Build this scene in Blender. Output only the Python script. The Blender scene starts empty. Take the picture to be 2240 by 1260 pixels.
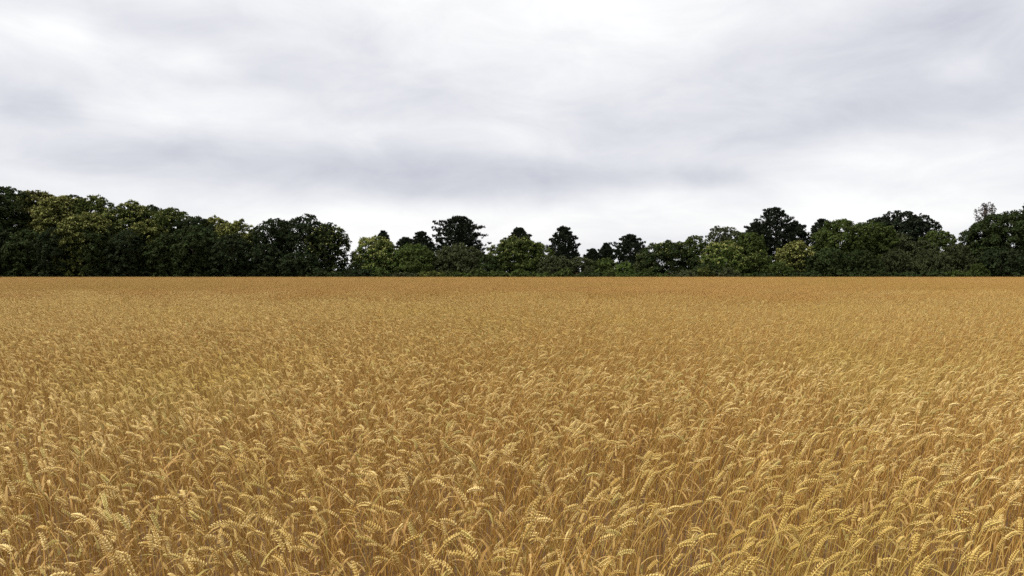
import bpy, math
import numpy as np

SC = bpy.context.scene
COL = SC.collection
R = math.radians

# ------------------------------------------------------------------ camera
CAM_Z = 1.82                      # eye height above the soil
F_PX, W_PX, H_PX = 1758.0, 2240.0, 1260.0
HORIZON = 594.5                   # picture row of the true horizon
PITCH = math.atan((H_PX / 2 - HORIZON) / F_PX)
cam = bpy.data.cameras.new('camera')
cam.sensor_width = 36.0
cam.lens = 36.0 * F_PX / W_PX
cam.clip_start = 0.05
cam.clip_end = 6000
cam_ob = bpy.data.objects.new('camera', cam)
cam_ob.location = (0, 0, CAM_Z)
cam_ob.rotation_euler = (math.pi / 2 - PITCH, 0, 0)
COL.objects.link(cam_ob)
SC.camera = cam_ob


def ray(px, py):
    x, y, z = (px - W_PX / 2) / F_PX, 1.0, (H_PX / 2 - py) / F_PX
    c, s = math.cos(-PITCH), math.sin(-PITCH)
    return x, c * y - s * z, s * y + c * z


def at(px, py, Y):                # the point seen at a picture position, Y metres ahead
    d = ray(px, py)
    k = Y / d[1]
    return d[0] * k, Y, CAM_Z + d[2] * k


# ------------------------------------------------------------------ sky
SUN_EL, SUN_AZ = R(58), R(-105)     # azimuth from straight ahead (+Y), negative = left
world = bpy.data.worlds.new('World')
SC.world = world
world.use_nodes = True
nt = world.node_tree
nt.nodes.clear()


def N(tree, kind, **kw):
    n = tree.nodes.new(kind)
    for k, v in kw.items():
        if k.startswith('in_'):
            n.inputs[int(k[3:])].default_value = v
        else:
            setattr(n, k, v)
    return n


def M(tree, op, a, b=None, c=None, clamp=False):
    n = tree.nodes.new('ShaderNodeMath')
    n.operation = op
    n.use_clamp = clamp
    for i, v in enumerate((a, b, c)):
        if v is None:
            continue
        if isinstance(v, (int, float)):
            n.inputs[i].default_value = v
        else:
            tree.links.new(v, n.inputs[i])
    return n.outputs[0]


L = nt.links.new
tc = N(nt, 'ShaderNodeTexCoord')
sep = N(nt, 'ShaderNodeSeparateXYZ')
L(tc.outputs['Generated'], sep.inputs[0])
dx, dy, dz = sep.outputs
# cloud deck: direction projected on a flat layer, so the bands close up to the horizon
zz = M(nt, 'ADD', M(nt, 'MAXIMUM', dz, 0.0), 0.10)
comb = N(nt, 'ShaderNodeCombineXYZ')
L(M(nt, 'DIVIDE', dx, zz), comb.inputs[0])
L(M(nt, 'DIVIDE', dy, zz), comb.inputs[1])
n1 = N(nt, 'ShaderNodeTexNoise', noise_dimensions='3D')
n1.inputs['Scale'].default_value = 0.55
n1.inputs['Detail'].default_value = 4
n1.inputs['Roughness'].default_value = 0.45
n1.inputs['Distortion'].default_value = 0.35
L(comb.outputs[0], n1.inputs['Vector'])
n2 = N(nt, 'ShaderNodeTexNoise')
n2.inputs['Scale'].default_value = 6.5
n2.inputs['Detail'].default_value = 6
n2.inputs['Roughness'].default_value = 0.60
n2.inputs['Distortion'].default_value = 0.4
sq = N(nt, 'ShaderNodeVectorMath', operation='MULTIPLY')
sq.inputs[1].default_value = (1, 1, 2.7)          # cloud lumps are wider than tall
L(tc.outputs['Generated'], sq.inputs[0])
L(sq.outputs[0], n2.inputs['Vector'])
# warped azimuth / elevation for the larger cloud masses
wn = N(nt, 'ShaderNodeTexNoise')
wn.inputs['Scale'].default_value = 5.0
wn.inputs['Detail'].default_value = 3
L(tc.outputs['Generated'], wn.inputs['Vector'])
wsep = N(nt, 'ShaderNodeSeparateColor')
L(wn.outputs['Color'], wsep.inputs[0])
az = M(nt, 'ARCTAN2', dx, dy)
el = M(nt, 'ARCSINE', dz)
az = M(nt, 'ADD', az, M(nt, 'MULTIPLY', M(nt, 'SUBTRACT', wsep.outputs[0], 0.5), 0.22))
el = M(nt, 'ADD', el, M(nt, 'MULTIPLY', M(nt, 'SUBTRACT', wsep.outputs[1], 0.5), 0.045))
CLOUDS = [  # centre and half-size as seen, strength (minus = thicker, greyer cloud)
    (400, 342, 240, 34, -.15), (800, 385, 430, 42, -.20), (1060, 425, 250, 30, -.14),
    (1430, 383, 320, 28, -.15), (1150, 350, 420, 40, -.07), (330, 110, 260, 45, -.13),
    (240, 165, 90, 30, -.07), (880, 200, 270, 60, -.11), (1050, 270, 420, 50, -.06),
    (10, 285, 70, 35, -.15), (150, 375, 230, 34, -.10), (1840, 150, 340, 60, -.15),
    (2080, 100, 170, 60, -.08), (1900, 280, 300, 60, -.14), (2210, 225, 140, 80, -.10),
    (2230, 365, 130, 40, -.09), (1500, 250, 300, 60, -.05),
    (700, 10, 800, 55, .08), (1330, 60, 300, 80, .10), (370, 168, 120, 28, .12),
    (60, 150, 110, 40, .12), (330, 272, 190, 24, .08), (1500, 475, 800, 46, .09),
    (2000, 372, 240, 36, .11), (720, 520, 300, 60, .08), (2065, 230, 45, 28, .10),
    (560, 235, 240, 20, .06), (790, 298, 60, 24, .06)]
acc = M(nt, 'ADD', M(nt, 'MULTIPLY', M(nt, 'SUBTRACT', n1.outputs[0], 0.5), 0.28),
        M(nt, 'MULTIPLY', M(nt, 'SUBTRACT', n2.outputs[0], 0.5), 0.38))
for cx, cy, ax, ay, amp in CLOUDS:
    u0, v0 = math.atan((cx - 1120) / F_PX), (HORIZON - cy) / F_PX
    a = M(nt, 'DIVIDE', M(nt, 'SUBTRACT', az, u0), ax / F_PX)
    b = M(nt, 'DIVIDE', M(nt, 'SUBTRACT', el, v0), ay / F_PX)
    r2 = M(nt, 'ADD', M(nt, 'MULTIPLY', a, a), M(nt, 'MULTIPLY', b, b))
    g = M(nt, 'MULTIPLY', M(nt, 'EXPONENT', M(nt, 'MULTIPLY', r2, -1.0)), amp)
    acc = M(nt, 'ADD', acc, g)
val = M(nt, 'MINIMUM', M(nt, 'MAXIMUM', M(nt, 'ADD', acc, 0.905), 0.55), 1.12)
fac = M(nt, 'DIVIDE', M(nt, 'SUBTRACT', val, 0.60), 0.40, clamp=True)
tint = N(nt, 'ShaderNodeMix', data_type='RGBA')
tint.inputs[6].default_value = (0.955, 0.968, 1.09, 1)
tint.inputs[7].default_value = (1, 1, 1, 1)
L(fac, tint.inputs[0])
vm = N(nt, 'ShaderNodeVectorMath', operation='SCALE')
L(tint.outputs[2], vm.inputs[0])
L(M(nt, 'MULTIPLY', val, 7.06), vm.inputs[3])
sky = N(nt, 'ShaderNodeTexSky', sky_type='NISHITA', sun_disc=False,
        sun_elevation=SUN_EL, sun_rotation=SUN_AZ % (2 * math.pi))
mixs = N(nt, 'ShaderNodeMix', data_type='RGBA')
mixs.inputs[0].default_value = 0.95        # thick overcast: little of the blue sky left
L(sky.outputs[0], mixs.inputs[6])
L(vm.outputs[0], mixs.inputs[7])
bg = N(nt, 'ShaderNodeBackground')
bg.inputs[1].default_value = 0.0535
L(mixs.outputs[2], bg.inputs[0])
out = N(nt, 'ShaderNodeOutputWorld')
L(bg.outputs[0], out.inputs[0])

sun = bpy.data.lights.new('sun', 'SUN')
sun.energy = 1.5
sun.angle = R(10)
sun.color = (1.0, 0.93, 0.82)
sun_ob = bpy.data.objects.new('sun', sun)
sun_ob.location = (-60, -20, 90)
# the lamp shines along its -Z; the sun stands at azimuth SUN_AZ, elevation SUN_EL
sun_ob.rotation_euler = (math.pi / 2 - SUN_EL, 0, math.pi - SUN_AZ)
COL.objects.link(sun_ob)

SC.view_settings.view_transform = 'Standard'
SC.view_settings.look = 'None'
SC.view_settings.gamma = 1
SC.view_settings.exposure = 1.4
SC.cycles.max_bounces = 6
SC.cycles.diffuse_bounces = 3
SC.cycles.glossy_bounces = 2
SC.cycles.transmission_bounces = 3
SC.cycles.use_denoising = False
SC.cycles.denoiser = 'OPENIMAGEDENOISE'
SC.cycles.denoising_input_passes = 'RGB_ALBEDO_NORMAL'


# ------------------------------------------------------------------ helpers
def tag(o, label=None, cat=None, group=None, kind=None):
    if label: o['label'] = label
    if cat: o['category'] = cat
    if group: o['group'] = group
    if kind: o['kind'] = kind
    return o


def mesh_np(name, V, F, mats, fmat=None, tint=None, smooth=False):
    """V (n,3); F list of int arrays (m,3)/(m,4); one mesh."""
    me = bpy.data.meshes.new(name)
    loops = np.concatenate([f.ravel() for f in F]).astype(np.int32)
    sizes = np.concatenate([np.full(len(f), f.shape[1], np.int32) for f in F])
    starts = np.concatenate([[0], np.cumsum(sizes)[:-1]]).astype(np.int32)
    me.vertices.add(len(V))
    me.vertices.foreach_set('co', np.asarray(V, np.float32).ravel())
    me.loops.add(len(loops))
    me.loops.foreach_set('vertex_index', loops)
    me.polygons.add(len(sizes))
    me.polygons.foreach_set('loop_start', starts)
    for m in mats:
        me.materials.append(m)
    if fmat is not None:
        me.polygons.foreach_set('material_index', np.asarray(fmat, np.int32))
    if smooth:
        me.polygons.foreach_set('use_smooth', np.ones(len(sizes), bool))
    if tint is not None:
        a = me.attributes.new('tint', 'FLOAT', 'FACE')
        a.data.foreach_set('value', np.asarray(tint, np.float32))
    me.update(calc_edges=True)
    return me


class Geo:
    def __init__(s):
        s.V, s.F3, s.F4, s.m3, s.m4, s.t3, s.t4, s.n = [], [], [], [], [], [], [], 0

    def add(s, V, F, mat=0, tint=0.5):
        F = np.asarray(F) + s.n
        s.V.append(np.asarray(V, float))
        s.n += len(V)
        t = np.full(len(F), tint) if np.isscalar(tint) else tint
        if F.shape[1] == 3:
            s.F3.append(F); s.m3.append(np.full(len(F), mat)); s.t3.append(t)
        else:
            s.F4.append(F); s.m4.append(np.full(len(F), mat)); s.t4.append(t)

    def tube(s, P, rad, sides=5, mat=0, tint=0.5):
        P = np.asarray(P, float)
        n = len(P)
        T = np.gradient(P, axis=0)
        T /= np.linalg.norm(T, axis=1)[:, None] + 1e-9
        ref = np.array([0.31, 0.95, 0.05])
        A = np.cross(T, ref); A /= np.linalg.norm(A, axis=1)[:, None] + 1e-9
        B = np.cross(T, A)
        ang = np.arange(sides) * 2 * math.pi / sides
        rad = np.broadcast_to(rad, (n,))
        V = (P[:, None] + rad[:, None, None] * (np.cos(ang)[None, :, None] * A[:, None]
                                                + np.sin(ang)[None, :, None] * B[:, None])).reshape(-1, 3)
        i = np.arange(n - 1)[:, None] * sides
        j = np.arange(sides)[None]
        k = (np.arange(sides) + 1)[None] % sides
        F = np.stack([i + j, i + k, i + sides + k, i + sides + j], -1).reshape(-1, 4)
        s.add(V, F, mat, tint)

    def mesh(s, name, mats, smooth=False):
        F, m, t = [], [], []
        if s.F4:
            F.append(np.concatenate(s.F4)); m += s.m4; t += s.t4
        if s.F3:
            F.append(np.concatenate(s.F3)); m += s.m3; t += s.t3
        return mesh_np(name, np.concatenate(s.V), F, mats, np.concatenate(m), np.concatenate(t), smooth)


def link(name, me, parent=None, loc=None):
    o = bpy.data.objects.new(name, me)
    if loc is not None:
        o.location = loc
    if parent is not None:
        o.parent = parent
    COL.objects.link(o)
    return o


def new_mat(name):
    m = bpy.data.materials.new(name)
    m.use_nodes = True
    m.node_tree.nodes.clear()
    return m, m.node_tree


def plant_mat(name, col_a, col_b, noise_col=None, noise_scale=0.12, noise_lo=.55, noise_hi=.72,
              use_random=0.0, odd_col=None, translucent=0.2, rough=0.6, spec=0.25):
    """albedo between col_a and col_b by the per-piece tint, drifting to noise_col over the ground"""
    m, t = new_mat(name)
    lk = t.links.new
    at_ = N(t, 'ShaderNodeAttribute', attribute_name='tint')
    f = at_.outputs['Fac']
    oi = N(t, 'ShaderNodeObjectInfo')
    if use_random:
        f = M(t, 'ADD', f, M(t, 'MULTIPLY', M(t, 'SUBTRACT', oi.outputs['Random'], 0.5), use_random), clamp=True)
    mx = N(t, 'ShaderNodeMix', data_type='RGBA')
    lk(f, mx.inputs[0])
    mx.inputs[6].default_value = (*col_a, 1)
    mx.inputs[7].default_value = (*col_b, 1)
    c = mx.outputs[2]
    if odd_col:      # some plants are still unripe
        k = N(t, 'ShaderNodeMix', data_type='RGBA')
        lk(M(t, 'MULTIPLY', M(t, 'GREATER_THAN', oi.outputs['Random'], 0.90), 0.6), k.inputs[0])
        lk(c, k.inputs[6]); k.inputs[7].default_value = (*odd_col, 1)
        c = k.outputs[2]
    if noise_col:
        g = N(t, 'ShaderNodeNewGeometry')
        nz = N(t, 'ShaderNodeTexNoise')
        nz.inputs['Scale'].default_value = noise_scale
        nz.inputs['Detail'].default_value = 3
        lk(g.outputs['Position'], nz.inputs['Vector'])
        mr = N(t, 'ShaderNodeMapRange')
        mr.inputs[1].default_value = noise_lo; mr.inputs[2].default_value = noise_hi
        lk(nz.outputs[0], mr.inputs[0])
        k = N(t, 'ShaderNodeMix', data_type='RGBA')
        lk(mr.outputs[0], k.inputs[0])
        lk(c, k.inputs[6]); k.inputs[7].default_value = (*noise_col, 1)
        c = k.outputs[2]
    b = N(t, 'ShaderNodeBsdfPrincipled')
    b.inputs['Roughness'].default_value = rough
    b.inputs['Specular IOR Level'].default_value = spec
    lk(c, b.inputs['Base Color'])
    s = b.outputs[0]
    if translucent:
        tr = N(t, 'ShaderNodeBsdfTranslucent')
        lk(c, tr.inputs[0])
        ms = N(t, 'ShaderNodeMixShader')
        ms.inputs[0].default_value = translucent
        lk(s, ms.inputs[1]); lk(tr.outputs[0], ms.inputs[2])
        s = ms.outputs[0]
    o = N(t, 'ShaderNodeOutputMaterial')
    lk(s, o.inputs[0])
    return m


def ground_mat(name, c1, c2, scale, bump):
    m, t = new_mat(name)
    lk = t.links.new
    g = N(t, 'ShaderNodeNewGeometry')
    n = N(t, 'ShaderNodeTexNoise')
    n.inputs['Scale'].default_value = scale
    n.inputs['Detail'].default_value = 8
    n.inputs['Roughness'].default_value = 0.65
    lk(g.outputs['Position'], n.inputs['Vector'])
    mx = N(t, 'ShaderNodeMix', data_type='RGBA')
    mx.inputs[6].default_value = (*c1, 1); mx.inputs[7].default_value = (*c2, 1)
    lk(n.outputs[0], mx.inputs[0])
    bp = N(t, 'ShaderNodeBump')
    bp.inputs['Strength'].default_value = bump
    lk(n.outputs[0], bp.inputs['Height'])
    b = N(t, 'ShaderNodeBsdfPrincipled')
    b.inputs['Roughness'].default_value = 0.9
    b.inputs['Specular IOR Level'].default_value = 0.1
    lk(mx.outputs[2], b.inputs['Base Color']); lk(bp.outputs[0], b.inputs['Normal'])
    o = N(t, 'ShaderNodeOutputMaterial')
    lk(b.outputs[0], o.inputs[0])
    return m


# ------------------------------------------------------------------ ground
FIELD_END = 138.0
soil = ground_mat('soil', (0.10, 0.06, 0.032), (0.19, 0.12, 0.06), 9.0, 0.8)
verge_m = ground_mat('verge_grass', (0.045, 0.050, 0.018), (0.10, 0.085, 0.03), 1.2, 0.6)
S = 3000.0
gr = link('ground', mesh_np('ground', np.array([[-S, -200, 0], [S, -200, 0], [S, S, 0], [-S, S, 0]]),
                            [np.array([[0, 1, 2, 3]])], [soil]))
tag(gr, 'bare brown soil under the wheat and out to the horizon', 'ground', kind='structure')
vg = link('grass_verge', mesh_np('grass_verge', np.array(
    [[-400, FIELD_END, .004], [400, FIELD_END, .004], [400, 420, .004], [-400, 420, .004]]),
    [np.array([[0, 1, 2, 3]])], [verge_m]))
tag(vg, 'dark grassy ground under the trees beyond the wheat', 'ground', kind='structure')

# ------------------------------------------------------------------ trees
BARK = plant_mat('bark', (0.045, 0.036, 0.028), (0.075, 0.062, 0.05), translucent=0, rough=0.9, spec=.1)


def leafmat(name, c, spread=0.45, tr=0.22, **kw):
    a = tuple(x * (1 - spread) for x in c)
    b = tuple(x * (1 + spread) for x in c)
    return plant_mat(name, a, b, translucent=tr, rough=0.7, spec=0.06, use_random=0.15, **kw)


LM = {
    'dark':   leafmat('leaf_dark', (0.034, 0.049, 0.016)),
    'deep':   leafmat('leaf_deep', (0.024, 0.035, 0.014)),
    'mid':    leafmat('leaf_mid', (0.056, 0.078, 0.020)),
    'olive':  leafmat('leaf_olive', (0.080, 0.092, 0.023)),
    'brown':  leafmat('leaf_brown_olive', (0.078, 0.078, 0.024)),
    'grey':   leafmat('leaf_grey_green', (0.060, 0.070, 0.030)),
    'bright': leafmat('leaf_bright', (0.085, 0.125, 0.030)),
    'pine':   leafmat('needle_dark', (0.021, 0.029, 0.016), tr=0.08),
    'pineg':  leafmat('needle_green', (0.022, 0.028, 0.015), tr=0.08),
    'bloom':  leafmat('blossom_cream', (0.26, 0.26, 0.085), spread=.35, tr=.15),
    'twig':   leafmat('twig_leaf', (0.055, 0.045, 0.035), tr=.1),
}


def unit(v):
    return v / (np.linalg.norm(v, axis=-1, keepdims=True) + 1e-9)


def leaf_quads(P, Nrm, size, rng, aspect=0.55, along=None, fold=0.25):
    """diamond leaf sprays at P facing about Nrm; along = preferred long axis"""
    n = len(P)
    Nrm = unit(Nrm + rng.normal(0, .45, (n, 3)))
    a = rng.normal(0, 1, (n, 3)) if along is None else along + rng.normal(0, .35, (n, 3))
    U = unit(a - (a * Nrm).sum(1, keepdims=True) * Nrm)
    W = np.cross(Nrm, U)
    s = size * rng.uniform(.6, 1.35, (n, 1))
    V = np.stack([P - U * s * .5, P + W * s * aspect * .5 + Nrm * s * fold * .3 - U * s * .05,
                  P + U * s * .5 - Nrm * s * fold * .5, P - W * s * aspect * .5 + Nrm * s * fold * .3], 1).reshape(-1, 3)
    F = np.arange(4 * n).reshape(n, 4)
    return V, F


def clump_leaves(lobes, rng, dens, size, mode):
    """lobes (c(3), r(3)); returns leaf positions and normals on the lobes' sub-clumps"""
    C = np.array([l[0] for l in lobes]); Rr = np.array([l[1] for l in lobes])
    Ps, Ns, Tn = [], [], []
    for c, r in zip(C, Rr):
        rm = float(np.mean(r))
        k = int(np.clip(9 + rm * 5, 8, 24)) if mode != 'pine' else 8
        d = unit(rng.normal(0, 1, (k, 3)))
        d[:, 2] = np.where(d[:, 2] < -.55, -d[:, 2] * .6, d[:, 2])
        d = unit(d)
        sc = c + d * r * rng.uniform(.62, .98, (k, 1))
        sr = rm * rng.uniform(.26, .46, k) * (1.15 if mode == 'chestnut' else 1)
        for q in range(k):
            m = max(6, int(dens * 4 * math.pi * sr[q] ** 2 / (size * size * .3)))
            up = {'chestnut': 1.0, 'leaf': .6}.get(mode, .35)
            e = unit(rng.normal(0, 1, (m, 3)) + d[q] * .55 + np.array([0, 0, up]))
            if mode == 'chestnut':
                e = e[e[:, 2] > -.05]; m = len(e)
            rad = sr[q] * rng.uniform(.55, 1.08, (m, 1))
            p = sc[q] + e * rad * (np.array([1, 1, .45]) if mode == 'pine' else np.array([1, 1, .82]))
            Ps.append(p)
            Ns.append(unit(e + np.array([0, 0, .35])))
            Tn.append(np.full(m, rng.uniform(.2, .8)))
    P = np.concatenate(Ps); Nn = np.concatenate(Ns); T = np.concatenate(Tn)
    # drop what would sit deep inside the crown, where no leaf grows
    keep = np.ones(len(P), bool)
    for c, r in zip(C, Rr):
        keep &= (((P - c) / r) ** 2).sum(1) > .40
    keep |= rng.random(len(P)) < .07
    keep &= P[:, 2] > .15
    return P[keep], Nn[keep], np.clip(T[keep] + rng.normal(0, .18, keep.sum()), 0, 1)


def lobes_dome(rng, H, w, dpt, z0, n, rfrac=(.26, .42)):
    """broadleaf crown: round shoulders about as deep as the crown is wide, leafy sides to z0"""
    out_ = []
    hd = min(w * 1.05, (H - z0) * .75)          # height of the domed head
    rm = w * sum(rfrac) / 2
    n_top = int(n * .55) + 4
    for i in range(n_top):
        zf = 1 - (i + .5) / n_top
        a = i * 2.39996 + rng.uniform(-.5, .5)
        rl = w * rng.uniform(*rfrac)
        rz = rl * rng.uniform(.7, .95)
        rr = math.sqrt(max(0, 1 - zf * zf))
        k = rng.uniform(.88, 1.06)
        out_.append((np.array([math.cos(a) * rr * (w - rl) * k, math.sin(a) * rr * (dpt - rl * .8) * k,
                               H - hd + zf * (hd - rz) * rng.uniform(.92, 1.0)]), np.array([rl, rl, rz])))
    side = max(0, H - hd - z0)
    n_side = int(n * .9 * side / max(hd, .5)) + 4
    for i in range(n_side):
        t = (i + rng.random()) / n_side
        a = i * 2.39996 + rng.uniform(-.5, .5)
        rl = w * rng.uniform(*rfrac) * 1.1
        rr = (1 - .18 * t) * rng.uniform(.82, 1.05)
        out_.append((np.array([math.cos(a) * rr * (w - rl), math.sin(a) * rr * (dpt - rl * .8), H - hd - side * t]),
                     np.array([rl, rl, rl * rng.uniform(.7, .95)])))
    out_.append((np.array([0, 0, H - hd]), np.array([w * .6, dpt * .6, hd * .7])))
    return out_


def lobes_pine(rng, H, w, dpt, z0, n, shape):
    """layered sprays of needles round a straight stem"""
    out_ = []
    for i in range(n):
        t = ((i + rng.uniform(0, 1)) / n) ** .85   # 0 low .. 1 tip
        z = z0 + (H - z0) * t
        if shape == 'cone':
            prof = (1 - t) ** .66
        elif shape == 'broad':
            prof = (1 - t) ** .45
        elif shape == 'flat':
            prof = .95 * math.sin(math.pi * min(1, .18 + .80 * t)) ** .6
        else:
            prof = (1 - t ** 2.2) ** .47 * (.72 + .28 * min(1, t * 3))
        prof *= .86 + .16 * math.sin(t * 31 + w) + rng.uniform(-.06, .1)
        a = i * 2.39996 + rng.uniform(-.7, .7)
        reach = prof * rng.uniform(.62, 1.16)
        r0 = max(.30, w * rng.uniform(.17, .27) * (1.0 - .5 * t))
        rise = rng.uniform(.02, .22) * w * reach
        for f, k in ((.22, .95), (.52, 1.0), (.78, .72), (.97, .40)):    # a bough, tapering to its tip
            rl = r0 * k
            out_.append((np.array([math.cos(a) * w * reach * f, math.sin(a) * dpt * reach * f, z - r0 * .3 + rise * f * f]),
                         np.array([rl, rl, rl * rng.uniform(.34, .5)])))
    out_.append((np.array([0, 0, H - w * .10]), np.array([w * .08, w * .08, w * .16])))
    return out_


def trunk_mesh(rng, H, w, lobes, thick, lean=0):
    g = Geo()
    z = np.linspace(-.05, H * .93, 9)
    P = np.stack([lean * (z / H) ** 1.5 + np.cumsum(rng.normal(0, .02 * w, 9)) * (z > 0),
                  np.cumsum(rng.normal(0, .02 * w, 9)) * (z > 0), z], 1)
    g.tube(P, thick * (1 - .88 * np.clip(z / H, 0, 1)) + .02, 8, 0, .4)
    idx = rng.permutation(len(lobes))[:min(36 if len(lobes) == 60 else 16, len(lobes))]
    for i in idx:
        c = lobes[i][0]
        zb = np.clip(c[2] - .45 * math.hypot(c[0], c[1]) - .3, .4, H * .85)
        b = np.array([np.interp(zb, z, P[:, 0]), np.interp(zb, z, P[:, 1]), zb])
        s = np.linspace(0, 1, 5)[:, None]
        Q = b * (1 - s) + c * s
        Q[:, 2] += (np.sin(s * math.pi) * .12 * np.linalg.norm(c - b))[:, 0]
        n0 = g.n
        g.tube(Q, np.linspace(thick * .34, .025, 5), 5, 0, .6)
        tv = int(np.argmin(((g.V[0] - b) ** 2).sum(1)))      # collar: the limb grows out of the trunk
        g.F3.append(np.array([[n0 + e, n0 + (e + 1) % 5, tv] for e in range(5)]))
        g.m3.append(np.zeros(5, int)); g.t3.append(np.full(5, .5))
    return g.mesh('trunk', [BARK], True)


CAT = {'oak': ('broadleaf_tree', 'tree'), 'chestnut': ('chestnut_tree', 'tree'), 'pine': ('pine_tree', 'pine'),
       'bush': ('bush', 'bush'), 'willow': ('willow_bush', 'bush'), 'birch': ('birch_tree', 'tree')}
N_LEAF = 0
STAT = {}


def tree(kind, px, top, hw, Y, leaf, label, bloom=0, shape='round', seed=0, skirt=.02, dens=1.0, n=None, size=None, group=None):
    """one tree: where it stands comes from its picture column and its distance beyond the field edge"""
    global N_LEAF
    rng = np.random.default_rng(1000 + seed * 17 + int(px) * 3 + int(top))
    x, _, H = at(px, top, Y)
    w = hw / F_PX * Y
    dpt = min(w, 5.5) if kind != 'bush' else min(w, 3)
    root = link(CAT[kind][0], None, None, (x, Y, 0))
    tag(root, label, CAT[kind][1], group)
    z0 = max(.2, H * skirt)
    if kind == 'pine':
        lob = lobes_pine(rng, H, w, dpt, max(z0, H * .12), n or int(56 + w * 10), shape)
        if shape in ('round', 'flat'):
            lob = lob + lobes_dome(rng, H * .965, w * .66, dpt * .7, H * (.30 if shape == 'flat' else .12), 34, (.15, .30))
        elif shape == 'broad':
            lob += lobes_dome(rng, H * .84, w * .72, dpt * .7, H * .12, 40, (.14, .28))
        sz = size or .36
        P, Nn, T = clump_leaves(lob, rng, .25 * dens, sz, 'pine')
        up = unit(Nn * .8 + np.array([0, 0, .75]))
        side = np.cross(up, rng.normal(0, 1, up.shape))
        V, F = leaf_quads(P, side, sz * 1.5, rng, .26, up, .1)
    elif kind == 'willow':
        # upright sprays fanning from the base
        k = n or int(18 + w * 6)
        lob = []
        for i in range(k):
            a, rr = rng.uniform(0, 6.28), math.sqrt(rng.uniform(0, 1))
            hh = (H - .3) * (1 - .35 * rr ** 2) * rng.uniform(.55, 1)
            lob.append((np.array([math.cos(a) * rr * w * .85, math.sin(a) * rr * dpt * .85, hh * .62]),
                        np.array([w * .16 + .15, w * .16 + .15, hh * .40])))
        if shape in ('round', 'flat'):
            lob = lob + lobes_dome(rng, H * .965, w * .66, dpt * .7, H * (.30 if shape == 'flat' else .12), 34, (.15, .30))
        elif shape == 'broad':
            lob += lobes_dome(rng, H * .84, w * .72, dpt * .7, H * .12, 40, (.14, .28))
        sz = size or .36
        P, Nn, T = clump_leaves(lob, rng, .36 * dens, sz, 'willow')
        up = unit(np.stack([P[:, 0] * .12, P[:, 1] * .12, np.ones(len(P)) * 1.2], 1))
        V, F = leaf_quads(P, Nn, sz * 1.5, rng, .22, up, .15)
    elif kind == 'birch':
        lob = []
        for i in range(60):
            q = rng.normal(0, 1, 3); q = q / np.linalg.norm(q) * rng.uniform(.2, 1) ** .4
            lob.append((np.array([q[0] * w, q[1] * w, H * .84 + q[2] * H * .15]), np.array([.3, .3, .55])))
        sz = .20
        P, Nn, T = clump_leaves(lob, rng, .10 * dens, sz, 'birch')
        V, F = leaf_quads(P, Nn, sz, rng, .5)
    else:
        nl = n or int(np.clip(14 + w * 4.5, 12, 44))
        lob = lobes_dome(rng, H, w, dpt, z0, nl, (.24, .40) if kind != 'chestnut' else (.20, .32))
        sz = size or {'oak': .40, 'chestnut': .34}.get(kind, .33)
        P, Nn, T = clump_leaves(lob, rng, .295 * dens, sz, 'chestnut' if kind == 'chestnut' else 'leaf')
        if kind == 'chestnut':
            V, F = leaf_quads(P, Nn, sz * 1.1, rng, .5, Nn * .6 + np.array([0, 0, -.7]), .35)
        else:
            V, F = leaf_quads(P, Nn, sz, rng, .62)
    N_LEAF += len(F) * 2
    STAT[kind] = STAT.get(kind, 0) + len(F) * 2
    V = V.copy(); V[:, 2] = np.maximum(V[:, 2], .02)
    link('crown', mesh_np('crown', V, [F], [LM[leaf]], tint=T), root)
    if bloom:
        # cream flower spikes on the outer, upper side of the crown
        e = (P - np.array([0, 0, H * .45])) / np.array([w, dpt, H * .55])
        outer = np.linalg.norm(e, axis=1)
        prob = np.clip((outer - .45) * 1.6, 0, 1) * np.clip(Nn[:, 2] * .9 + .35, 0, 1) * np.clip(P[:, 2] / H * 1.5 - .2, .08, 1)
        sel = rng.random(len(P)) < prob * bloom * 1.35
        p = P[sel] + Nn[sel] * .18
        V2, F2 = leaf_quads(p, Nn[sel], .34, rng, .42, unit(Nn[sel] + np.array([0, 0, .4])), .2)
        link('blossom', mesh_np('blossom', V2, [F2], [LM['bloom']], tint=rng.uniform(0, 1, len(F2))), root)
        N_LEAF += len(F2) * 2
    link('trunk', trunk_mesh(rng, H, w, lob, np.clip(H * .021, .05, .42)), root)
    return root


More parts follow.
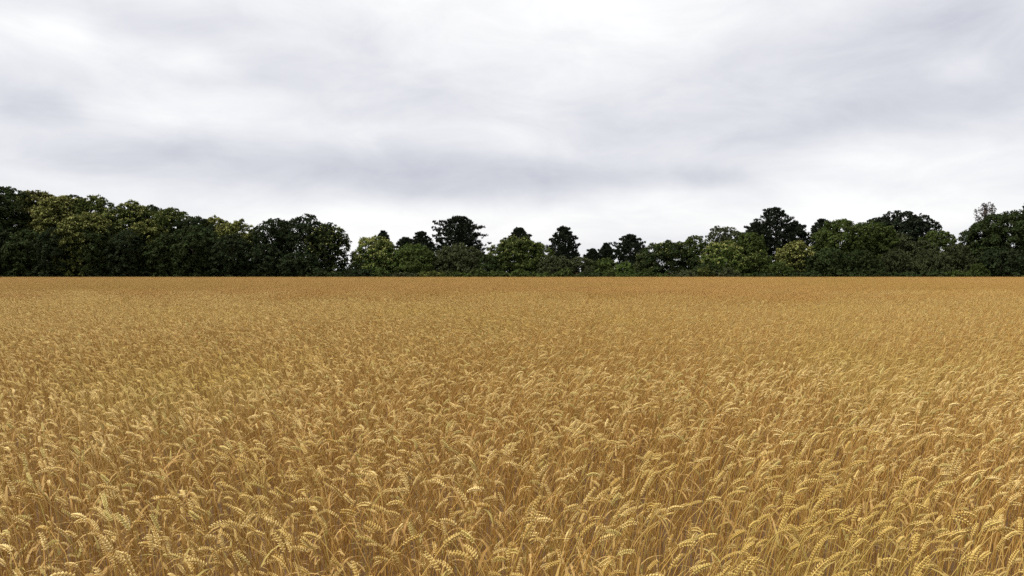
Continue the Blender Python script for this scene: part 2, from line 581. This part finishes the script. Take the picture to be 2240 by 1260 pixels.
TREES = [
    # --- the wood at the left: the tall back row
    ('oak', -60, 412, 80, 152, 'dark', 'tall dark oak at the high end of the wood, cut by the frame', {}),
    ('oak', 22, 408, 67, 150, 'dark', 'tallest dark green tree of the wood, its round head above all neighbours', {}),
    ('chestnut', 84, 415, 59, 152, 'brown', 'brown-olive chestnut with a knobbly head beside the tallest tree of the wood', dict(bloom=.22)),
    ('chestnut', 134, 427, 59, 148, 'olive', 'yellow-olive chestnut between the brown-olive one and a dark green head', dict(bloom=.35)),
    ('oak', 160, 424, 39, 158, 'dark', 'narrow dark tree top poking up behind the yellow-olive chestnut', {}),
    ('chestnut', 205, 427, 54, 150, 'mid', 'dark green chestnut with a round lumpy head in the high wood', dict(bloom=.10)),
    ('chestnut', 190, 462, 67, 144, 'olive', 'broad yellow-olive chestnut below the lumpy dark green head', dict(bloom=.28)),
    ('chestnut', 278, 439, 59, 150, 'mid', 'green chestnut with pale blossom on a broad dome halfway down the wood', dict(bloom=.24)),
    ('oak', 326, 447, 44, 154, 'dark', 'small dark head between two broad chestnut domes of the wood', {}),
    ('chestnut', 372, 453, 59, 150, 'mid', 'deep green chestnut dome before the roofline of the wood drops', dict(bloom=.08)),
    ('chestnut', 322, 482, 57, 145, 'olive', 'olive chestnut standing below the deep green dome', dict(bloom=.14)),
    ('oak', 424, 472, 52, 148, 'deep', 'blackish tree where the roofline of the wood drops', {}),
    ('chestnut', 466, 473, 57, 152, 'olive', 'olive chestnut just past the blackish tree of the wood', dict(bloom=.20)),
    ('chestnut', 518, 481, 59, 150, 'olive', 'last olive chestnut of the wood, its thin top twigs against the sky', dict(bloom=.22)),
    # front row of the wood
    ('oak', -20, 488, 60, 143, 'deep', 'low blackish tree at the wood edge, cut by the frame', {}),
    ('oak', 62, 500, 52, 143, 'dark', 'dark edge tree below the brown-olive chestnut', {}),
    ('oak', 128, 494, 54, 142, 'deep', 'dark edge tree with drooping skirts beside a deep shadow', {}),
    ('oak', 210, 490, 54, 143, 'dark', 'dark green edge tree below the broad yellow-olive chestnut', {}),
    ('oak', 285, 500, 52, 142.5, 'deep', 'blackish edge tree below the blossoming green dome', {}),
    ('oak', 362, 508, 48, 143, 'dark', 'dark edge tree below the olive chestnut of the slope', {}),
    ('oak', 425, 490, 58, 143, 'dark', 'big bluish dark edge tree near the low end of the wood', {}),
    ('oak', 505, 510, 52, 142.5, 'deep', 'dark edge tree below the last olive chestnut', {}),
    # end of the wood
    ('oak', 598, 474, 46, 148, 'deep', 'dark oak with a ragged top joined to the biggest oak', dict(dens=.8)),
    ('oak', 662, 469, 76, 150, 'deep', 'biggest dark oak at the end of the wood, sky showing through', dict(dens=.78)),
    ('chestnut', 716, 487, 52, 147, 'dark', 'dark chestnut whose curved side closes the wood at the gap', dict(bloom=.10, dens=.85)),
    ('oak', 580, 530, 46, 143, 'deep', 'low dark tree in front of the ragged-topped oak', {}),
    ('oak', 655, 548, 56, 143, 'deep', 'low dark tree in front of the biggest oak', {}),
    # --- the open middle
    ('pine', 838, 506, 46, 172, 'pine', 'small dark pine tip peeping over the cream chestnut', dict(shape='cone')),
    ('chestnut', 822, 516, 62, 150, 'bright', 'round chestnut thick with cream blossom standing by the gap', dict(bloom=.55)),
    ('pine', 922, 507, 44, 164, 'pine', 'spiky dark pine between the cream chestnut and the great pine', dict(shape='round')),
    ('pine', 886, 520, 32, 166, 'pine', 'lower dark pine between the cream chestnut and the spiky pine', dict(shape='round')),
    ('oak', 907, 531, 64, 148, 'mid', 'mid green tree in front of the spiky pine', {}),
    ('pine', 1003, 474, 82, 160, 'pine', 'great broad pine, tallest tree of the middle of the hedge', dict(shape='round', dens=1.7)),
    ('oak', 1006, 534, 72, 148, 'grey', 'dull grey-green tree in front of the great pine', {}),
    ('pine', 1136, 499, 82, 165, 'pine', 'dark pine rising behind the dome-shaped dark chestnut', dict(shape='cone')),
    ('chestnut', 1134, 518, 80, 150, 'mid', 'dome-shaped dark chestnut under a pine tip, foliage in scallops', dict(bloom=.10)),
    ('pine', 1233, 497, 43, 156, 'pine', 'lone open pine with ragged layered branches against bright sky', dict(shape='flat', skirt=.2)),
    ('bush', 1070, 555, 38, 147, 'dark', 'dark bush filling the foot of the gap beside the dome-shaped chestnut', {}),
    ('bush', 772, 574, 30, 146, 'dark', 'dark bush in the gap at the end of the wood', {}),
    ('bush', 1212, 558, 50, 146, 'grey', 'grey-green bush at the foot of the lone pine', {}),
    ('bush', 1268, 562, 50, 147, 'grey', 'low grey bush between the lone pine and two pine saplings', {}),
    ('pine', 1297, 545, 28, 170, 'pine', 'smallest round pine in the low dip of the hedge', dict(shape='round')),
    ('pine', 1326, 533, 24, 170, 'pine', 'narrow little pine next to the flat-topped pine', dict(shape='round')),
    ('pine', 1380, 514, 50, 162, 'pine', 'flat-topped pine with wide arms behind the bright bush', dict(shape='flat')),
    ('bush', 1322, 565, 44, 147, 'mid', 'dull green bush beneath the narrow little pine', {}),
    ('bush', 1368, 571, 24, 144, 'bright', 'fresh light green bush, the brightest at the field edge', {}),
    ('bush', 1412, 560, 30, 150, 'grey', 'grey-green bush between the bright bush and a dark dome', {}),
    ('chestnut', 1460, 527, 76, 148, 'dark', 'wide low dark chestnut dome with silvery scalloped foliage', dict(bloom=.06)),
    ('oak', 1520, 513, 34, 166, 'mid', 'small green tree top behind the wide low dome', {}),
    ('oak', 1585, 493, 46, 166, 'grey', 'thin-topped grey-green tree beside the pointed great pine', dict(dens=.7)),
    ('chestnut', 1582, 529, 58, 146, 'bright', 'yellow-green chestnut in bloom below the thin-topped tree', dict(bloom=.5)),
    ('bush', 1552, 573, 46, 143.5, 'dark', 'dark bush at the foot of the yellow-green chestnut', {}),
    ('pine', 1694, 455, 92, 166, 'pine', 'pointed great pine, tallest of three pines above a blooming chestnut', dict(shape='broad', n=130)),
    ('pine', 1654, 487, 50, 164, 'pine', 'lower pine shouldering the great pine beside the thin-topped tree', dict(shape='round')),
    ('pine', 1738, 485, 48, 165, 'pine', 'lower pine shouldering the great pine beside the pine sprig', dict(shape='round')),
    ('oak', 1640, 505, 40, 160, 'mid', 'dark green tree on the flank of the pointed great pine', {}),
    ('chestnut', 1660, 549, 42, 146, 'mid', 'low green chestnut in front of the pointed great pine', dict(bloom=.08)),
    ('chestnut', 1742, 527, 46, 148, 'olive', 'chestnut with bright pale shoots leaning on a big green oak', dict(bloom=.55)),
    ('bush', 1700, 572, 40, 143.5, 'mid', 'green bush under the chestnut with bright shoots', {}),
    # --- the right
    ('pine', 1799, 480, 44, 170, 'pine', 'dark pine sprig beside the big green oak', dict(shape='flat')),
    ('oak', 1838, 477, 62, 152, 'mid', 'big mid green oak with square-topped head', {}),
    ('oak', 1905, 480, 58, 153, 'mid', 'mid green oak between the square-topped oak and the black round head', {}),
    ('oak', 1968, 457, 50, 166, 'pine', 'blackish tree with a high round head over the willows', {}),
    ('oak', 2014, 468, 40, 167, 'pine', 'blackish tree sloping down from the high round head to the dip', {}),
    ('oak', 1926, 471, 40, 168, 'pine', 'blackish head between the mid green oak and the high round head', {}),
    ('oak', 1815, 540, 56, 144, 'dark', 'dark tree in deep shade below the square-topped oak', {}),
    ('oak', 1880, 545, 54, 144, 'dark', 'dark lower tree in front of the mid green oaks', {}),
    ('oak', 1958, 506, 46, 154, 'grey', 'grey-green tree below the blackish round head', {}),
    ('oak', 2052, 503, 44, 160, 'mid', 'small green tree in the dip beside the round head', {}),
    ('oak', 2010, 524, 46, 152, 'grey', 'pale-leaved tree in front of the blackish round head', {}),
    ('willow', 1958, 540, 44, 145, 'grey', 'feathery upright willow below the pale-leaved tree', {}),
    ('willow', 2030, 540, 46, 145, 'grey', 'feathery willow beneath the small green tree of the dip', {}),
    ('willow', 2096, 528, 44, 146, 'grey', 'tallest feathery willow beside the big dark tree', {}),
    ('willow', 2140, 574, 26, 142, 'mid', 'small pale willow sprout at the wheat edge', {}),
    ('birch', 2156, 441, 22, 164, 'twig', 'wispy half-bare birch top above the big dark tree', {}),
    ('oak', 2140, 490, 42, 154, 'dark', 'ragged green tree on the flank of the big dark tree', {}),
    ('oak', 2200, 460, 82, 150, 'dark', 'big dense green tree beneath the wispy birch', {}),
    ('pine', 2250, 436, 50, 162, 'pine', 'dark pine cut by the frame behind the big dense tree', dict(shape='cone')),
    ('oak', 2190, 540, 62, 144, 'deep', 'dark lower tree in front of the big dense tree', {}),
    ('oak', 2300, 455, 70, 152, 'dark', 'dark tree reaching out of the frame past the big dense tree', {}),
]
for i, (kind, px, top, hw, Y, leaf, label, kw) in enumerate(TREES):
    tree(kind, px, top, hw, Y, leaf, label, seed=i, **kw)

# brambles along the foot of the trees
rng = np.random.default_rng(77)
bx = -60.0
while bx < 2310:
    hwb = rng.uniform(22, 42)
    tree('bush', bx + hwb * .8, rng.uniform(580, 597), hwb, rng.uniform(141, 143), (['deep', 'dark', 'deep', 'dark'] if bx < 760 else ['dark', 'mid', 'grey', 'olive', 'mid'])[rng.integers(4 if bx < 760 else 5)],
         'low blackish bramble bush along the foot of the wood' if bx < 760 else 'low green bramble bush along the foot of the open row of trees',
         seed=int(bx) + 500, group='brambles along the foot of the wood' if bx < 760 else 'brambles along the foot of the open row', n=10)
    bx += hwb * 1.5
print('leaf triangles', N_LEAF, STAT)

# ------------------------------------------------------------------ wheat
EAR = plant_mat('wheat_ear', (0.52, 0.325, 0.08), (0.92, 0.73, 0.33), noise_col=(0.64, 0.455, 0.13), noise_scale=.35,
                use_random=.7, odd_col=(0.58, 0.50, 0.16), translucent=.12, rough=.5, spec=.22)
STEM = plant_mat('wheat_straw', (0.32, 0.165, 0.037), (0.64, 0.395, 0.112), noise_col=(0.50, 0.36, 0.095), noise_scale=.35,
                 use_random=.6, odd_col=(0.42, 0.36, 0.10), translucent=.1, rough=.45, spec=.35)
BLADE = plant_mat('wheat_blade', (0.44, 0.26, 0.075), (0.62, 0.42, 0.16), noise_col=(0.46, 0.36, 0.11), noise_scale=.35,
                  use_random=.6, odd_col=(0.38, 0.36, 0.10), translucent=.3, rough=.6, spec=.2)
FAR = plant_mat('wheat_far', (0.325, 0.162, 0.038), (0.565, 0.35, 0.11), noise_col=(0.44, 0.275, 0.072), noise_scale=.05, noise_lo=.42, noise_hi=.62,
                translucent=.12, rough=.55, spec=.25)


def centreline(rng, Ls, Le, lean, nod, n_st=9, n_ear=9):
    """stem then ear in the XZ plane, bending toward +X"""
    s = np.concatenate([np.linspace(0, Ls, n_st), Ls + np.linspace(0, Le, n_ear)[1:]])
    neck = .07
    th = lean * (s / Ls) ** 1.3
    u = np.clip((s - (Ls - neck)) / (neck + Le), 0, 1)
    th = th + nod * 1.12 * u ** 1.25
    ph = rng.normal(0, .05) * np.sin(s * 5 + rng.uniform(0, 6))
    d = np.stack([np.sin(th) * np.cos(ph), np.sin(ph) * np.ones_like(th), np.cos(th) * np.cos(ph)], 1)
    P = np.zeros((len(s), 3))
    mid = (d[1:] + d[:-1]) / 2
    P[1:] = np.cumsum(mid * np.diff(s)[:, None], 0)
    return s, P, d


def floret(ln, wd, sides, rings):
    """a plump grain husk along +Z, tip up"""
    V = [[0, 0, 0]]
    for zf, rf in rings:
        for k in range(sides):
            a = 2 * math.pi * k / sides
            V.append([math.cos(a) * wd * rf, math.sin(a) * wd * rf * .8, zf * ln])
    V.append([0, 0, ln])
    F = []
    for k in range(sides):
        F.append([0, 1 + (k + 1) % sides, 1 + k])
    for r in range(len(rings) - 1):
        o = 1 + r * sides
        for k in range(sides):
            a, b = o + k, o + (k + 1) % sides
            F += [[a, b, b + sides], [a, b + sides, a + sides]]
    o = 1 + (len(rings) - 1) * sides
    for k in range(sides):
        F.append([o + k, o + (k + 1) % sides, len(V) - 1])
    return np.array(V), np.array(F)


def frame_to(V, o, z, x):
    z = z / np.linalg.norm(z)
    x = x - z * (x @ z); x /= np.linalg.norm(x) + 1e-9
    y = np.cross(z, x)
    return o + V[:, :1] * x + V[:, 1:2] * y + V[:, 2:] * z


def stalk(rng, detail, lean, nod, height):
    """returns (stem Geo, ear Geo, [leaf Geo]) and the top point"""
    Le = rng.uniform(.046, .078)
    fat = rng.uniform(.60, .86)
    Ls = height
    s, P, d = centreline(rng, Ls, Le, lean, nod)
    stem, ear, leaves = Geo(), Geo(), []
    ns = 9
    stem.tube(P[:ns], np.linspace(.0023, .0014, ns), 4 if detail else 3, 0, rng.uniform(.2, .8))
    for zf in (.32, .62):          # swollen joints of the straw
        i = int(zf * ns)
        stem.tube(np.stack([P[i], P[i] + d[i] * .012]), .0029, 4, 0, .2)
    # ear
    roll = rng.uniform(0, math.pi)
    nsp = 15 if detail else 12
    f0 = floret(.0108, .0025, 5, ((.28, .9), (.62, .8))) if detail else floret(.0135, .0040, 4, ((.4, 1.0),))
    sE = s[ns - 1:]; PE = P[ns - 1:]; dE = d[ns - 1:]
    ear.tube(PE, .0016, 3, 0, .3)
    for i in range(nsp):
        t = (i + .3) / nsp
        q = s[ns - 1] + t * Le
        o = np.array([np.interp(q, sE, PE[:, k]) for k in range(3)])
        tn = np.array([np.interp(q, sE, dE[:, k]) for k in range(3)]); tn /= np.linalg.norm(tn)
        a0 = np.cross(tn, [0, 1, .01]); a0 /= np.linalg.norm(a0)
        b0 = np.cross(tn, a0)
        side = (1 if i % 2 else -1) * (math.cos(roll) * a0 + math.sin(roll) * b0)
        flat = np.cross(tn, side)
        size = fat * (.72 + .55 * math.sin(math.pi * min(1, .15 + .8 * t))) * rng.uniform(.9, 1.12)
        tt = rng.uniform(.15, 1) if detail else rng.uniform(0, .55)  # simple ears: darker tints paint in the shade between florets they lack
        if detail:
            for k in (-1, 0, 1):
                dr = tn * 1.0 + side * (.62 + rng.normal(0, .09)) + flat * k * .42
                V = frame_to(f0[0] * size, o + side * .0018 + flat * k * .0019, dr, side)
                ear.add(V, f0[1], 0, np.clip(tt + rng.normal(0, .1), 0, 1))
        else:
            V = frame_to(f0[0] * size, o + side * .002, tn + side * .6, side)
            ear.add(V, f0[1], 0, tt)
    # dry blades
    for k in range(rng.integers(1, 4) if detail else rng.integers(0, 3)):
        zf = rng.uniform(.25, .86)
        i = zf * (ns - 1)
        o = np.array([np.interp(i, np.arange(ns), P[:ns, c]) for c in range(3)])
        a = rng.uniform(0, 6.28)
        ln = rng.uniform(.09, .22); wd = rng.uniform(.003, .0065)
        m = 6
        u = np.linspace(0, 1, m)
        th = rng.uniform(.2, .6) + u ** 1.2 * rng.uniform(.6, 2.4)
        hx = np.cumsum(np.sin(th)) * ln / m; hz = np.cumsum(np.cos(th)) * ln / m
        C = o + np.stack([np.cos(a) * hx, np.sin(a) * hx, hz], 1)
        tw = a + math.pi / 2 + u * rng.normal(0, 1.0)
        B = np.stack([np.cos(tw), np.sin(tw), rng.normal(0, .3) * u], 1)
        half = (wd * (1 - u ** 2 * .92))[:, None]
        V = np.concatenate([C - B * half, C + B * half])
        F = np.array([[j, j + 1, m + j + 1, m + j] for j in range(m - 1)])
        g = Geo(); g.add(V, F, 0, rng.uniform(.1, .9))
        leaves.append(g)
    return stem, ear, leaves, P[-1]


def joined(parts, name):
    g = Geo()
    for gi, mi in parts:
        base = g.n
        VV = np.concatenate(gi.V)
        g.V.append(VV); g.n += len(VV)
        for Fs, Ts, dF, dm, dt in ((gi.F3, gi.t3, g.F3, g.m3, g.t3), (gi.F4, gi.t4, g.F4, g.m4, g.t4)):
            for f, t in zip(Fs, Ts):
                dF.append(f + base); dm.append(np.full(len(f), mi)); dt.append(t)
    return g.mesh(name, [STEM, EAR, BLADE], True)


src = bpy.data.collections.new('wheat_sources')     # only a store for the field's instances, not in the scene
VAR = []     # near variants: dict(stem, ear, leaves, tip, nodclass)
rng = np.random.default_rng(5)
names = 0


def store(me):
    global names
    o = bpy.data.objects.new('wheat_source_%03d' % names, me)
    names += 1
    src.objects.link(o)
    return names - 1


STYLES = [('upright', .15, .25), ('upright', .40, .35), ('upright', .56, .30), ('bowed', .40, .72), ('bowed', .30, .92),
          ('bowed', .56, .68), ('bowed', .45, 1.0), ('nodding', .30, 1.4), ('nodding', .45, 1.3)]
near_ids, mid_ids = [], []
for rep in range(3):
    for st, lean, nod in STYLES:
        ln = lean * rng.uniform(.75, 1.3); nd = nod * rng.uniform(.85, 1.15)
        hh = rng.uniform(.84, .92)
        a, b, c, tip = stalk(rng, True, ln, nd, hh)
        VAR.append(dict(stem=a.mesh('stem', [STEM], True), ear=b.mesh('ear', [EAR], True),
                        leaves=[x.mesh('leaf', [BLADE], True) for x in c], tip=tip, style=st))
        near_ids.append(store(joined([(a, 0), (b, 1)] + [(x, 2) for x in c], 'wheat_near')))
for rep in range(2):
    for st, lean, nod in STYLES:
        ln = lean * rng.uniform(.75, 1.3); nd = nod * rng.uniform(.85, 1.15)
        a, b, c, tip = stalk(rng, False, ln, nd, rng.uniform(.84, .92))
        mid_ids.append(store(joined([(a, 0), (b, 1)] + [(x, 2) for x in c], 'wheat_mid')))


def lean_noise(x, y):
    return (np.sin(x * .37 + y * .21 + 1.3) + .7 * np.sin(x * .9 - y * .55 + .4) + .5 * np.sin(-x * 1.7 + y * 1.13)) / 2.2


def lean_dir(x, y, rng):
    """which way the stalks lean: swept apart, to either side of the middle"""
    a = x / np.maximum(y, 1.5)
    p = 1 / (1 + np.exp(-(a * 8.5 + .5 + 1.6 * lean_noise(x, y))))
    right = rng.random(len(x)) < p
    return np.where(right, 0.0, math.pi) + rng.normal(0, .48, len(x)) + .35 * lean_noise(x * .6 + 9, y * .6)


def height_scale(x, y, rng):
    h = 1 + .05 * lean_noise(x * .5 - 4, y * .5 + 2)
    s = rng.normal(0, .06, len(x))
    short = rng.random(len(x)) < .42
    return h + s - np.where(short, rng.uniform(.08, .30, len(x)), 0)


def patch(rng, size, per_m2, base_dir, fat):
    """a square of simplified stalks for the distance"""
    n = int(size * size * per_m2)
    x = rng.uniform(-size / 2, size / 2, n); y = rng.uniform(-size / 2, size / 2, n)
    a = base_dir + rng.normal(0, .7, n)
    h = .84 + rng.normal(0, .055, n) - np.where(rng.random(n) < .22, rng.uniform(.05, .22, n), 0)
    h = h + np.where(rng.random(n) < .03, rng.uniform(.08, .2, n), 0)
    lean = np.clip(rng.normal(.28, .13, n), 0, .65)
    dx_, dy_ = np.cos(a), np.sin(a)
    g = Geo()
    o = np.stack([x, y, np.zeros(n)], 1)
    D = np.stack([dx_, dy_, np.zeros(n)], 1)
    W = np.stack([-dy_, dx_, np.zeros(n)], 1)
    z = np.array([0, 0, 1.0])
    top = o + D * (np.sin(lean) * h)[:, None] * .6 + z * (np.cos(lean) * h)[:, None]
    mid = o + D * (np.sin(lean) * h)[:, None] * .2 + z * (h * .5)[:, None]
    # stem: two crossed slim strips
    rr = .0022 * fat
    t_st = rng.uniform(0, .55, n)
    for ax in (W, D):
        V = np.stack([o - ax * rr, o + ax * rr, mid - ax * rr, mid + ax * rr, top - ax * rr, top + ax * rr], 1).reshape(-1, 3)
        b = np.arange(n)[:, None] * 6
        g.add(V, np.concatenate([b + np.array([[0, 1, 3, 2]]), b + np.array([[2, 3, 5, 4]])]), 0, np.tile(t_st, 2))
    # ear: an arched three-sided spindle
    nod = np.clip(rng.normal(1.15, .5, n), 0, 2.1)
    Ln = rng.uniform(.048, .078, n)
    pts, th = [top], lean
    for k in range(3):
        th = lean + nod * (k + 1) / 3
        pts.append(pts[-1] + (D * np.sin(th)[:, None] + z * np.cos(th)[:, None]) * (Ln / 3)[:, None])
    re = [.0026 * fat, .0062 * fat, .0056 * fat, .001 * fat]
    rings = []
    for k in range(4):
        thk = lean + nod * k / 3
        Nn = D * np.cos(thk)[:, None] - z * np.sin(thk)[:, None]
        for q in range(3):
            an = 2 * math.pi * q / 3 + math.pi
            rings.append(pts[k] + re[k] * (math.cos(an) * Nn + math.sin(an) * W))
    V = np.stack(rings, 1).reshape(-1, 3)
    b = np.arange(n)[:, None] * 12
    t_e = np.clip(rng.uniform(.45, 1.0, n), 0, 1)
    for k in range(3):
        for q in range(3):
            q2 = (q + 1) % 3
            F = b + np.array([[k * 3 + q, k * 3 + q2, k * 3 + 3 + q2, k * 3 + 3 + q]])
            g.add(V if (k == 0 and q == 0) else np.zeros((0, 3)), F if (k == 0 and q == 0) else F - len(V), 0, t_e)
    # a dry blade on every second stalk
    m = n // 2
    oo = mid[:m] + z * .1
    ang = rng.uniform(0, 6.28, m)
    E = np.stack([np.cos(ang), np.sin(ang), np.full(m, .4)], 1)
    Q = np.stack([-np.sin(ang), np.cos(ang), np.zeros(m)], 1) * .004 * fat
    V = np.stack([oo - Q, oo + Q, oo + E * .09 + Q, oo + E * .09 - Q, oo + E * .16 - z * .05], 1).reshape(-1, 3)
    b = np.arange(m)[:, None] * 5
    g.add(V, b + np.array([[0, 1, 2, 3]]), 0, rng.uniform(.1, .7, m))
    return g.mesh('wheat_patch', [FAR])


rng = np.random.default_rng(11)
PATCH = 2.0
patch_r = [store(patch(rng, PATCH, 200, 0.0, 1.0)) for _ in range(5)]
patch_l = [store(patch(rng, PATCH, 200, math.pi, 1.0)) for _ in range(5)]


def half_width(y):
    return .70 * np.maximum(y, 0) + 2.2


def scatter(rng, y0, y1, per_m2):
    wmax = half_width(y1)
    n = int((y1 - y0) * 2 * wmax * per_m2)
    y = rng.uniform(y0, y1, n); x = rng.uniform(-wmax, wmax, n)
    k = np.abs(x) < half_width(y)
    return x[k], y[k]


NEAR_END, MID_START, MID_END = 8.0, 22.0, 40.0
rng = np.random.default_rng(21)
x, y = scatter(rng, -1.0, NEAR_END, 168)
idx = np.array(near_ids)[rng.integers(0, len(near_ids), len(x))]
rz = lean_dir(x, y, rng)
sc = np.clip(height_scale(x, y, rng), .55, 1.18)
tilt = np.stack([rng.normal(0, .06, len(x)), rng.normal(0, .06, len(x))], 1)

# the 300 stalks that show largest: nearest ears inside the frame, well up in the canopy
tips = np.array([v['tip'] for v in VAR])
vi = idx - near_ids[0]
tx = x + np.cos(rz) * tips[vi, 0] * sc
ty = y + np.sin(rz) * tips[vi, 0] * sc
tz = tips[vi, 2] * sc
cp, sp = math.cos(PITCH), math.sin(PITCH)
depth = ty * cp - (tz - CAM_Z) * sp
vert = ty * sp + (tz - CAM_Z) * cp
u = W_PX / 2 + F_PX * tx / np.maximum(depth, .1)
v = H_PX / 2 - F_PX * vert / np.maximum(depth, .1)
ok = (depth > .5) & (u > 12) & (u < W_PX - 12) & (v < H_PX - 6) & (v > 600) & (sc > .93)
cand = np.where(ok)[0]
pick = cand[np.argsort(depth[cand])][:300]
LBL = {'upright': 'ripe golden wheat stalk with a straight ear at the near edge of the field',
       'bowed': 'ripe golden wheat stalk with a bowed ear at the near edge of the field',
       'nodding': 'ripe golden wheat stalk with a hooked hanging ear at the near field edge'}
GRP = {'upright': 'straight-eared wheat stalks at the near edge', 'bowed': 'bowed wheat stalks at the near edge',
       'nodding': 'hooked wheat stalks at the near edge'}
for i in pick:
    w_ = VAR[vi[i]]
    r_ = bpy.data.objects.new('wheat_stalk', None)
    r_.empty_display_size = .05
    r_.location = (x[i], y[i], 0)
    r_.rotation_euler = (tilt[i, 0], tilt[i, 1], rz[i])
    r_.scale = (sc[i],) * 3
    COL.objects.link(r_)
    tag(r_, LBL[w_['style']], 'wheat', GRP[w_['style']])
    for nm, me in [('stem', w_['stem']), ('ear', w_['ear'])] + [('leaf', m_) for m_ in w_['leaves']]:
        link(nm, me, r_)
left = np.ones(len(x), bool); left[pick] = False
PX, PY, PI_, PR, PT, PS = [x[left]], [y[left]], [idx[left]], [rz[left]], [tilt[left]], [sc[left]]

# between MID_START and MID_END single stalks give way, square by square, to patches
gx = np.arange(-110, 110.1, PATCH)
gy = np.arange(MID_START + PATCH / 2, FIELD_END, PATCH)
chance = np.clip((gy - MID_START) / (MID_END - MID_START), 0, 1)
is_patch = rng.random((len(gy), len(gx))) < chance[:, None]
x, y = scatter(rng, NEAR_END, MID_END + PATCH, 170)
cx = np.clip(np.floor((x - gx[0]) / PATCH + .5).astype(int), 0, len(gx) - 1)
cy = np.floor((y - gy[0]) / PATCH + .5).astype(int)
k = (cy < 0) | ~is_patch[np.clip(cy, 0, len(gy) - 1), cx]
x, y = x[k], y[k]
PX.append(x); PY.append(y); PI_.append(np.array(mid_ids)[rng.integers(0, len(mid_ids), len(x))])
PR.append(lean_dir(x, y, rng)); PT.append(rng.normal(0, .06, (len(x), 2))); PS.append(np.clip(height_scale(x, y, rng), .55, 1.18))

X, Y = np.meshgrid(gx, gy)
k = (np.abs(X) < half_width(Y) + PATCH) & is_patch
X, Y = X[k], Y[k]
p = 1 / (1 + np.exp(-(X / Y * 8.5 + .5 + 1.6 * lean_noise(X, Y))))
right = rng.random(len(X)) < p
PX.append(X); PY.append(Y)
PI_.append(np.where(right, np.array(patch_r)[rng.integers(0, 5, len(X))], np.array(patch_l)[rng.integers(0, 5, len(X))]))
PR.append(np.zeros(len(X))); PT.append(np.zeros((len(X), 2)))
PS.append(np.ones(len(X)))

PX, PY, PI_, PR, PT, PS = map(np.concatenate, (PX, PY, PI_, PR, PT, PS))
n = len(PX)
print('wheat instances', n)
me = bpy.data.meshes.new('wheat_field')
me.vertices.add(n)
me.vertices.foreach_set('co', np.stack([PX, PY, np.zeros(n)], 1).astype(np.float32).ravel())
a = me.attributes.new('which', 'INT', 'POINT'); a.data.foreach_set('value', PI_.astype(np.int32))
a = me.attributes.new('turn', 'FLOAT_VECTOR', 'POINT')
a.data.foreach_set('vector', np.concatenate([PT, PR[:, None]], 1).astype(np.float32).ravel())
a = me.attributes.new('size', 'FLOAT', 'POINT'); a.data.foreach_set('value', PS.astype(np.float32))
wf = link('wheat_field', me)
tag(wf, 'field of ripe golden wheat reaching back to the trees', 'wheat', kind='stuff')
ng = bpy.data.node_groups.new('wheat_field', 'GeometryNodeTree')
ng.interface.new_socket('Geometry', in_out='INPUT', socket_type='NodeSocketGeometry')
ng.interface.new_socket('Geometry', in_out='OUTPUT', socket_type='NodeSocketGeometry')
gi, go = ng.nodes.new('NodeGroupInput'), ng.nodes.new('NodeGroupOutput')
ci = ng.nodes.new('GeometryNodeCollectionInfo')
ci.inputs['Collection'].default_value = src
ci.inputs['Separate Children'].default_value = True
ci.inputs['Reset Children'].default_value = True
ip = ng.nodes.new('GeometryNodeInstanceOnPoints')
ip.inputs['Pick Instance'].default_value = True


def named(nm, dt):
    q = ng.nodes.new('GeometryNodeInputNamedAttribute')
    q.data_type = dt
    q.inputs['Name'].default_value = nm
    return next(o_ for o_ in q.outputs if o_.enabled and o_.name == 'Attribute')


e2r = ng.nodes.new('FunctionNodeEulerToRotation')
ng.links.new(named('turn', 'FLOAT_VECTOR'), e2r.inputs[0])
ng.links.new(gi.outputs[0], ip.inputs['Points'])
ng.links.new(ci.outputs[0], ip.inputs['Instance'])
ng.links.new(named('which', 'INT'), ip.inputs['Instance Index'])
ng.links.new(e2r.outputs[0], ip.inputs['Rotation'])
ng.links.new(named('size', 'FLOAT'), ip.inputs['Scale'])
ng.links.new(ip.outputs[0], go.inputs[0])
md = wf.modifiers.new('wheat', 'NODES')
md.node_group = ng
